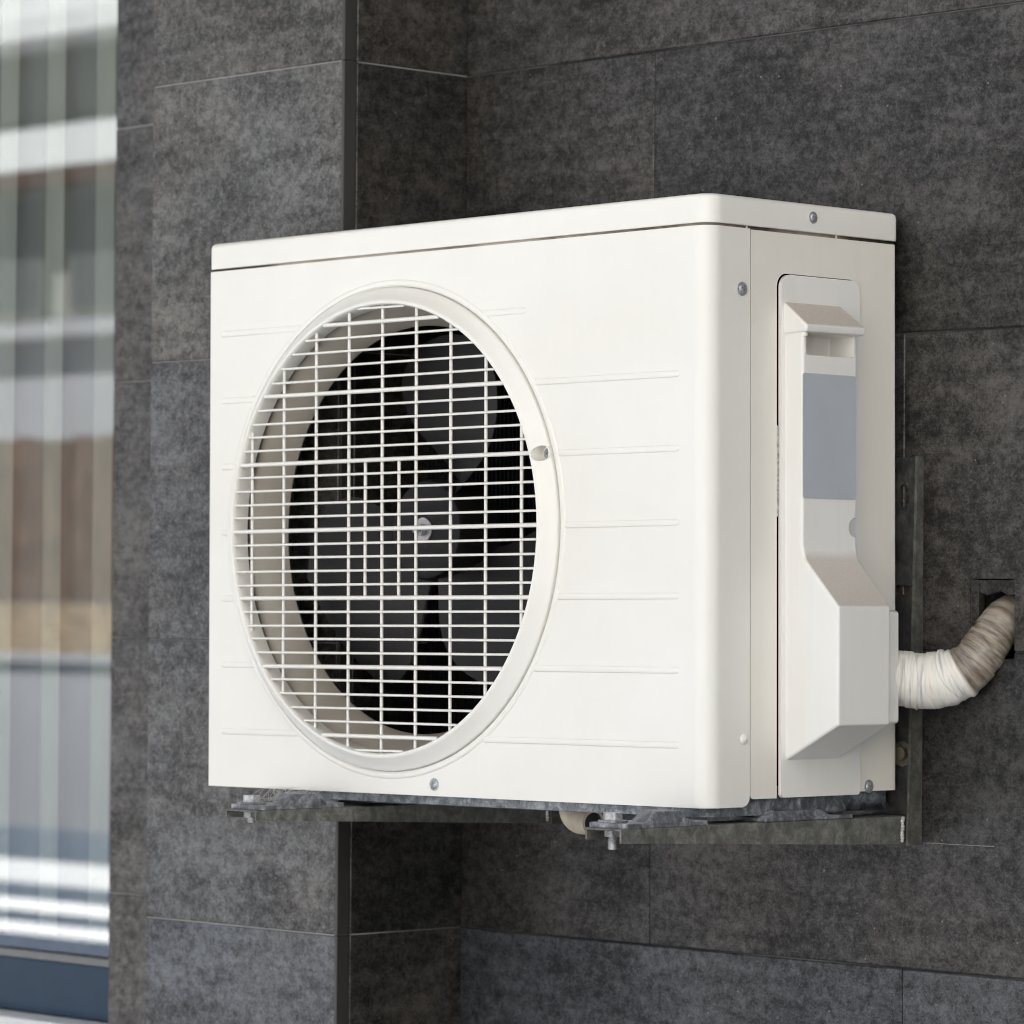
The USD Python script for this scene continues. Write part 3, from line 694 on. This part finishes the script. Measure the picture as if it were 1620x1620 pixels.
# screws
def screw(p, axis, r=.0048, mat_='screw_metal', cross=True):
    prof = [(0, -.0021), (r * .45, -.0020), (r * .78, -.0014), (r, -.0001), (r, .0006), (0, .0006)]
    s = man(lathe_y([(max(a, 1e-5), y) for a, y in prof], 0, 0, 24))
    c = man(box(-r * .55, r * .55, -.004, -.0009, -r * .13, r * .13)) + man(box(-r * .13, r * .13, -.004, -.0009, -r * .55, r * .55))
    R_ = trimesh.transformations.rotation_matrix(random.uniform(0, 1.5), [0, 1, 0])
    t = tm(s - c) if cross else tm(s)
    t.apply_transform(R_)
    wsh = lathe_y([(0.00001, -.0004), (r * 1.25, -.0004), (r * 1.3, .0004), (0.00001, .0004)], 0, 0, 24)
    t = cat(t, wsh) if cross else t
    if axis == 'x': t.apply_transform(trimesh.transformations.rotation_matrix(math.pi / 2, [0, 0, 1]))
    t.apply_translation(p)
    return t
obj('screw', screw((.337, -.0002, .0112), 'y'), 'screw_metal', ac, smooth=30)
obj('screw', screw((SX, .0012, SZ), 'y', .0042), 'screw_metal', ac, smooth=30)
obj('screw', screw((W + .0020, .1398, .5372), 'x', .0044), 'screw_metal', ac, smooth=30)
obj('screw', screw((W + .0003, .0455, .4660), 'x', .0050), 'screw_metal', ac, smooth=30)
obj('screw', screw((W + .0000, .2200, .0142), 'x', .0048), 'screw_metal', ac, smooth=30)
obj('plug', tm(hull_balls([(W - .0034, .0485, .0612)], .0062, 3)), 'cream_paint', ac, smooth=True)

# base pan with its pressed feet
pan_pts = [(.135, .0075), (.25, .0062), (.5, .0045), (.60, .004), (W - .03, .004), (W - .012, .012), (W - .005, .026), (W - .004, .060), (W - .006, .095), (W - .0085, .098), (W - .0085, .128), (W - .006, .131),
           (W - .006, .165), (W - .009, .168), (W - .009, .19), (W - .006, .196), (W - .006, D - .01), (.135, D - .01)]
pan = extrude_z(Polygon(pan_pts), -.0082, .0095)
deepen = hull_balls([(.612, .010, -.004), (W - .012, .030, -.004), (W - .012, .20, -.004), (.60, .20, -.004), (.622, .018, -.0055), (W - .018, .034, -.0050), (W - .018, .185, -.0045), (.61, .185, -.0055)], .0035, 2)
deep2 = hull_balls([(.16, .012, -.003), (.52, .010, -.003), (.16, .2, -.003), (.52, .2, -.003), (.17, .018, -.0070), (.51, .016, -.0065), (.17, .19, -.007), (.51, .19, -.007)], .003, 2)
knuck = [hull_balls([(W - .010, y - .010, -.006), (W - .010, y + .010, -.006), (W - .012, y, -.0050), (W - .012, y, .004)], .0035, 2) for y in (.082, .150, .182)]
pm = man(pan) + deepen + deep2
for kx in knuck: pm = pm + kx
obj('base_pan', tm(pm), 'galvanised', ac, smooth=35)
def to_unit(t):
    t = t.copy(); t.vertices = (t.vertices - PIV) @ np.linalg.inv(E) + PIV; return t
def foot(x0, x1, yt, zt):
    """two pressed plates lying on a bracket arm whose top is at zt; placed in the wall's axes"""
    pl_ = extrude_z(rrect(x0, x1, yt, yt + .107, .005), zt, zt + .0040)
    web = hull_balls([(x0 + .012, yt + .044, zt + .003), (x1 - .0014, yt + .030, zt + .003), (x0 + .012, yt + .09, zt + .003), (x1 - .0014, yt + .083, zt + .003),
                      (x0 + .014, yt + .056, zt + .0125), (x1 - .0026, yt + .040, zt + .0125), (x0 + .014, yt + .078, zt + .0125), (x1 - .0026, yt + .070, zt + .0125)], .0013, 2)
    hole_ = man(cyl((x1 - .006, yt + .0775, zt + .0075), (x1 + .01, yt + .0775, zt + .0075), .0028, 14))
    rear = extrude_z(rrect(x0 + .002, x1 - .0004, yt + .180, yt + .300, .003), zt + .0003, zt + .0035)
    web2 = hull_balls([(x0 + .008, yt + .184, zt + .003), (x1 - .003, yt + .184, zt + .003), (x0 + .008, yt + .27, zt + .003), (x1 - .003, yt + .27, zt + .003),
                       (x0 + .01, yt + .194, zt + .0085), (x1 - .005, yt + .194, zt + .0085), (x0 + .01, yt + .255, zt + .0085), (x1 - .005, yt + .255, zt + .0085)], .001)
    return to_unit(tm(man(pl_) + web - hole_)), to_unit(tm(man(rear) + web2))
for q_ in (foot(.6520, .6996, -.1048, -.0116), foot(.1770, .2256, -.1180, -.0148)):
    for h_ in q_: obj('mounting_foot', h_, 'foot_metal', ac, smooth=25)
# drain elbow
dp = spline([(.400, .121, .0), (.4005, .121, -.010), (.4035, .121, -.0190), (.4110, .120, -.0238), (.420, .119, -.0250), (.4345, .117, -.0252)], 22)
v, f, uv = sweep(dp, .0125, 24)
v2, f2, _ = sweep(dp[::-1], .0095, 24)
ends = []
def ring_cap(pts_o, pts_i):
    n = len(pts_o); V = np.concatenate([pts_o, pts_i]); F = []
    for i in range(n - 1): F += [(i, i + 1, n + i + 1), (i, n + i + 1, n + i)]
    return trimesh.Trimesh(V, F, process=False)
inner = trimesh.Trimesh(v2, f2, process=False)
tagv = v[-25:]; iv = tagv.mean(0) + (tagv - tagv.mean(0)) * .76
de = obj('drain_elbow', cat(trimesh.Trimesh(v, f, process=False), ring_cap(tagv, iv)), 'drain_plastic', ac, smooth=40)
mouth = dp[-1]
obj('drain_mouth', cyl(dp[-1] + np.array([-.012, .001, 0]), dp[-1] + np.array([-.0004, 0, 0]), .0096, 24), 'hole_dark', de)

# ------------------------------------------------------------------ wall brackets
def arm_mesh(x0, x1, yt, ztop, zb_tip, y1, zb_wall):
    """inverted channel: top sheet and two lips that deepen towards the wall"""
    t = .0021
    m_ = rbox(x0, x1, yt, y1, ztop - t, ztop, .0009)
    for xa in (x0, x1 - t):
        m_ = m_ + man(extrude_x(Polygon([(yt, ztop - .0012), (y1, ztop - .0012), (y1, zb_wall), (yt, zb_tip + (.0018 if xa == x0 else 0))]), xa, xa + t))
    for xa, sg in ((x0, 1), (x1, -1)):
        m_ = m_ + hull_balls([(xa + sg * .0024, yt + .0024, ztop - .0026), (xa + sg * .0024, y1, ztop - .0026)], .0024, 2)
    cutc = man(box(x0 + t, x1 - t, yt - .01, y1 + .01, zb_wall - .01, ztop - t))
    return tm(m_ - cutc)
def bracket(x0, x1, yt, ztop, zb, zbw, label, px0, px1, ptop, tl):
    t = thing('wall_bracket', label, 'bracket', (x0, YW, zb))
    o_ = (-x0, -YW, -zb)
    obj('arm', off(arm_mesh(x0, x1, yt, ztop, zb, YW - .005, zbw), o_), 'bracket_metal', t, smooth=30)
    pb = zbw + .0010
    pm_ = man(extrude_y(sbox(px0, pb, px1, ptop), YW - .0046, YW - .0006))
    cxs = px1 - .0205
    for zc, hh, ww in ((ptop - .036, .011, .0062), (ptop - .124, .0045, .011)):
        pm_ = pm_ - man(extrude_y(rrect(cxs - ww, cxs + ww, zc - hh, zc + hh, min(ww, hh) * .98), YW - .02, YW + .02))
    pm_ = pm_ - man(cyl((cxs + .001, YW - .02, .046), (cxs + .001, YW + .02, .046), .0075, 20))
    obj('wall_plate', off(tm(pm_), o_), 'shaded_plate_metal', t, smooth=20)
    fl = man(extrude_x(Polygon([(YW - .0007, ptop + .0008), (YW - .0090, ptop + .0008), (YW - .0200, pb - .0006), (YW - .0007, pb - .0006)]), px1 - .0026, px1 + .0004))
    obj('side_flange', off(tm(fl), o_), 'flange_metal', t, smooth=20)
    obj('wall_bolt', off(cat(cyl((cxs + .001, YW - .0105, .046), (cxs + .001, YW - .0008, .046), .0066, 20), cyl((cxs + .001, YW - .0062, .046), (cxs + .001, YW - .0047, .046), .0120, 24)), o_), 'bolt_old', t, smooth=30)
    wl = []
    for i in range(9):
        zc = zbw + .004 + i * .0026
        wl.append(tm(hull_balls([(x1 + .0012 + .0003 * math.sin(i * 1.7), YW - .0135 + .0008 * i / 9, zc)], .0021 - .0004 * (i % 3 == 0), 1)))
    obj('weld_bead', off(cat(*wl), o_), 'weld', t, smooth=True)
    bx, by, zp = (x0 + x1) / 2 - .0095, yt + .0215, ztop + .0042
    head = trimesh.creation.cylinder(radius=.0088, height=.0066, sections=6); head.apply_transform(trimesh.transformations.rotation_matrix(.5, [0, 0, 1])); head.apply_translation((bx, by, zp + .0052))
    bo = obj('bolt', off(head, o_), 'bolt_metal', t, smooth=20)
    obj('washer', off(cat(cyl((bx, by, zp + .0001), (bx, by, zp + .0018), .0135, 28)), o_), 'foot_metal', bo, smooth=30)
    shank = [cyl((bx, by, ztop - tl + i * .0009), (bx, by, ztop - tl + (i + 1) * .0009), .0043 if i % 2 else .0035, 14) for i in range(20)]
    obj('thread', off(cat(*shank), o_), 'bolt_metal', bo, smooth=30)
    nt = trimesh.creation.cylinder(radius=.0082, height=.0055, sections=6); nt.apply_transform(trimesh.transformations.rotation_matrix(.2, [0, 0, 1])); nt.apply_translation((bx, by, ztop - .0056))
    obj('nut', off(nt, o_), 'bolt_metal', bo, smooth=20)
    return t
bracket(.6555, .7000, -.1105, -.0118, -.0243, -.0386, 'galvanised wall bracket under the right end of the unit beside the pipe', .655, .7138, .3232, .0198)
bracket(.1800, .2258, -.1250, -.0150, -.0246, -.0398, 'galvanised wall bracket under the left end of the unit below the fan', .180, .2398, .300, .0135)

# ------------------------------------------------------------------ wrapped pipe
pts = spline([(.703, .172, .119), (.7135, .203, .118), (.734, .228, .1165), (.762, .2455, .1170), (.784, .2590, .130), (.7945, .2700, .149), (.799, .2860, .168), (.801, .312, .178)], 420)
def rad(s, th):
    base = .0264 - .0034 / (1 + np.exp(-(s - .119 - .004 * np.cos(th)) / .0012)) - .0026 * np.clip((s - .120) / .05, 0, 1)
    edges = [.058, .0665, .0745, .080, .093, .104, .1075, .121, .133, .142, .152, .165]
    step = 0
    for i, e in enumerate(edges):
        q_ = s - e - .0045 * np.sin(th + i * 1.9) - .002 * np.sin(2 * th + i)
        step = step + (.0012 if i % 2 else -.0012) / (1 + np.exp(-q_ / .00035)) + .0005 * np.exp(-(q_ / .0007) ** 2)
    fine = .00016 * np.sin(s * 2300 + 3.0 * np.sin(th + s * 40)) * (.5 + .5 * np.sin(th * 2 + s * 60))
    q = np.stack([np.full_like(th, s * 45), np.cos(th) * 1.2, np.sin(th) * 1.2], 1)
    lump = .0014 * (meshkit.fbm(q + 7.3, 2, 5) - .5)
    pinch = -.0012 * np.exp(-((s - .112 - .005 * np.cos(th)) / .0035) ** 2) + .0010 * np.exp(-((s - .1045 - .005 * np.cos(th)) / .005) ** 2)
    rr_ = base + step + fine + lump + pinch
    rr_[-1] = rr_[0]
    return rr_
v, f, uv = sweep(pts, rad, 72)
pp_ = thing('insulated_pipe', 'pipe wrapped in off-white tape bending from the valve cover into the wall hole', 'pipe', (.72, .205, .118))
obj('tape_wrap', (v - np.array([.72, .205, .118]), f), 'tape', pp_, smooth=True, uv=uv)

# ------------------------------------------------------------------ cobweb at the left bracket
cw = UsdGeom.BasisCurves.Define(stage, '/World/cobweb')
P, C_ = [], []
A = np.array([.11, -.02, -.011])
for i in range(46):
    a = np.array([.175 + RNG.random() * .04, -.10 + RNG.random() * .06, -.009 + RNG.random() * .004])
    bq = np.array([.085 + RNG.random() * .09, .003 + RNG.random() * .006, -.002 + RNG.random() * .003])
    mid = (a + bq) / 2 + RNG.normal(0, .003, 3)
    P += [a, mid, bq]; C_.append(3)
for i in range(60):
    a = np.array([.135 + RNG.normal(0, .012), .004 + RNG.random() * .012, -.006 + RNG.normal(0, .0025)])
    P += [a, a + RNG.normal(0, .004, 3), a + RNG.normal(0, .006, 3)]; C_.append(3)
cw.CreatePointsAttr(Vt.Vec3fArray.FromNumpy(np.array(P, np.float32)))
cw.CreateCurveVertexCountsAttr(Vt.IntArray(C_))
cw.CreateTypeAttr('linear')
cw.CreateWidthsAttr(Vt.FloatArray([.00022] * len(P)))
cw.SetWidthsInterpolation('vertex')
UsdShade.MaterialBindingAPI.Apply(cw.GetPrim()).Bind(UsdShade.Material.Get(stage, '/World/Looks/cobweb'))
tag(cw.GetPrim(), 'grey cobweb threads between the left bracket and the base of the unit', 'cobweb', kind='stuff')
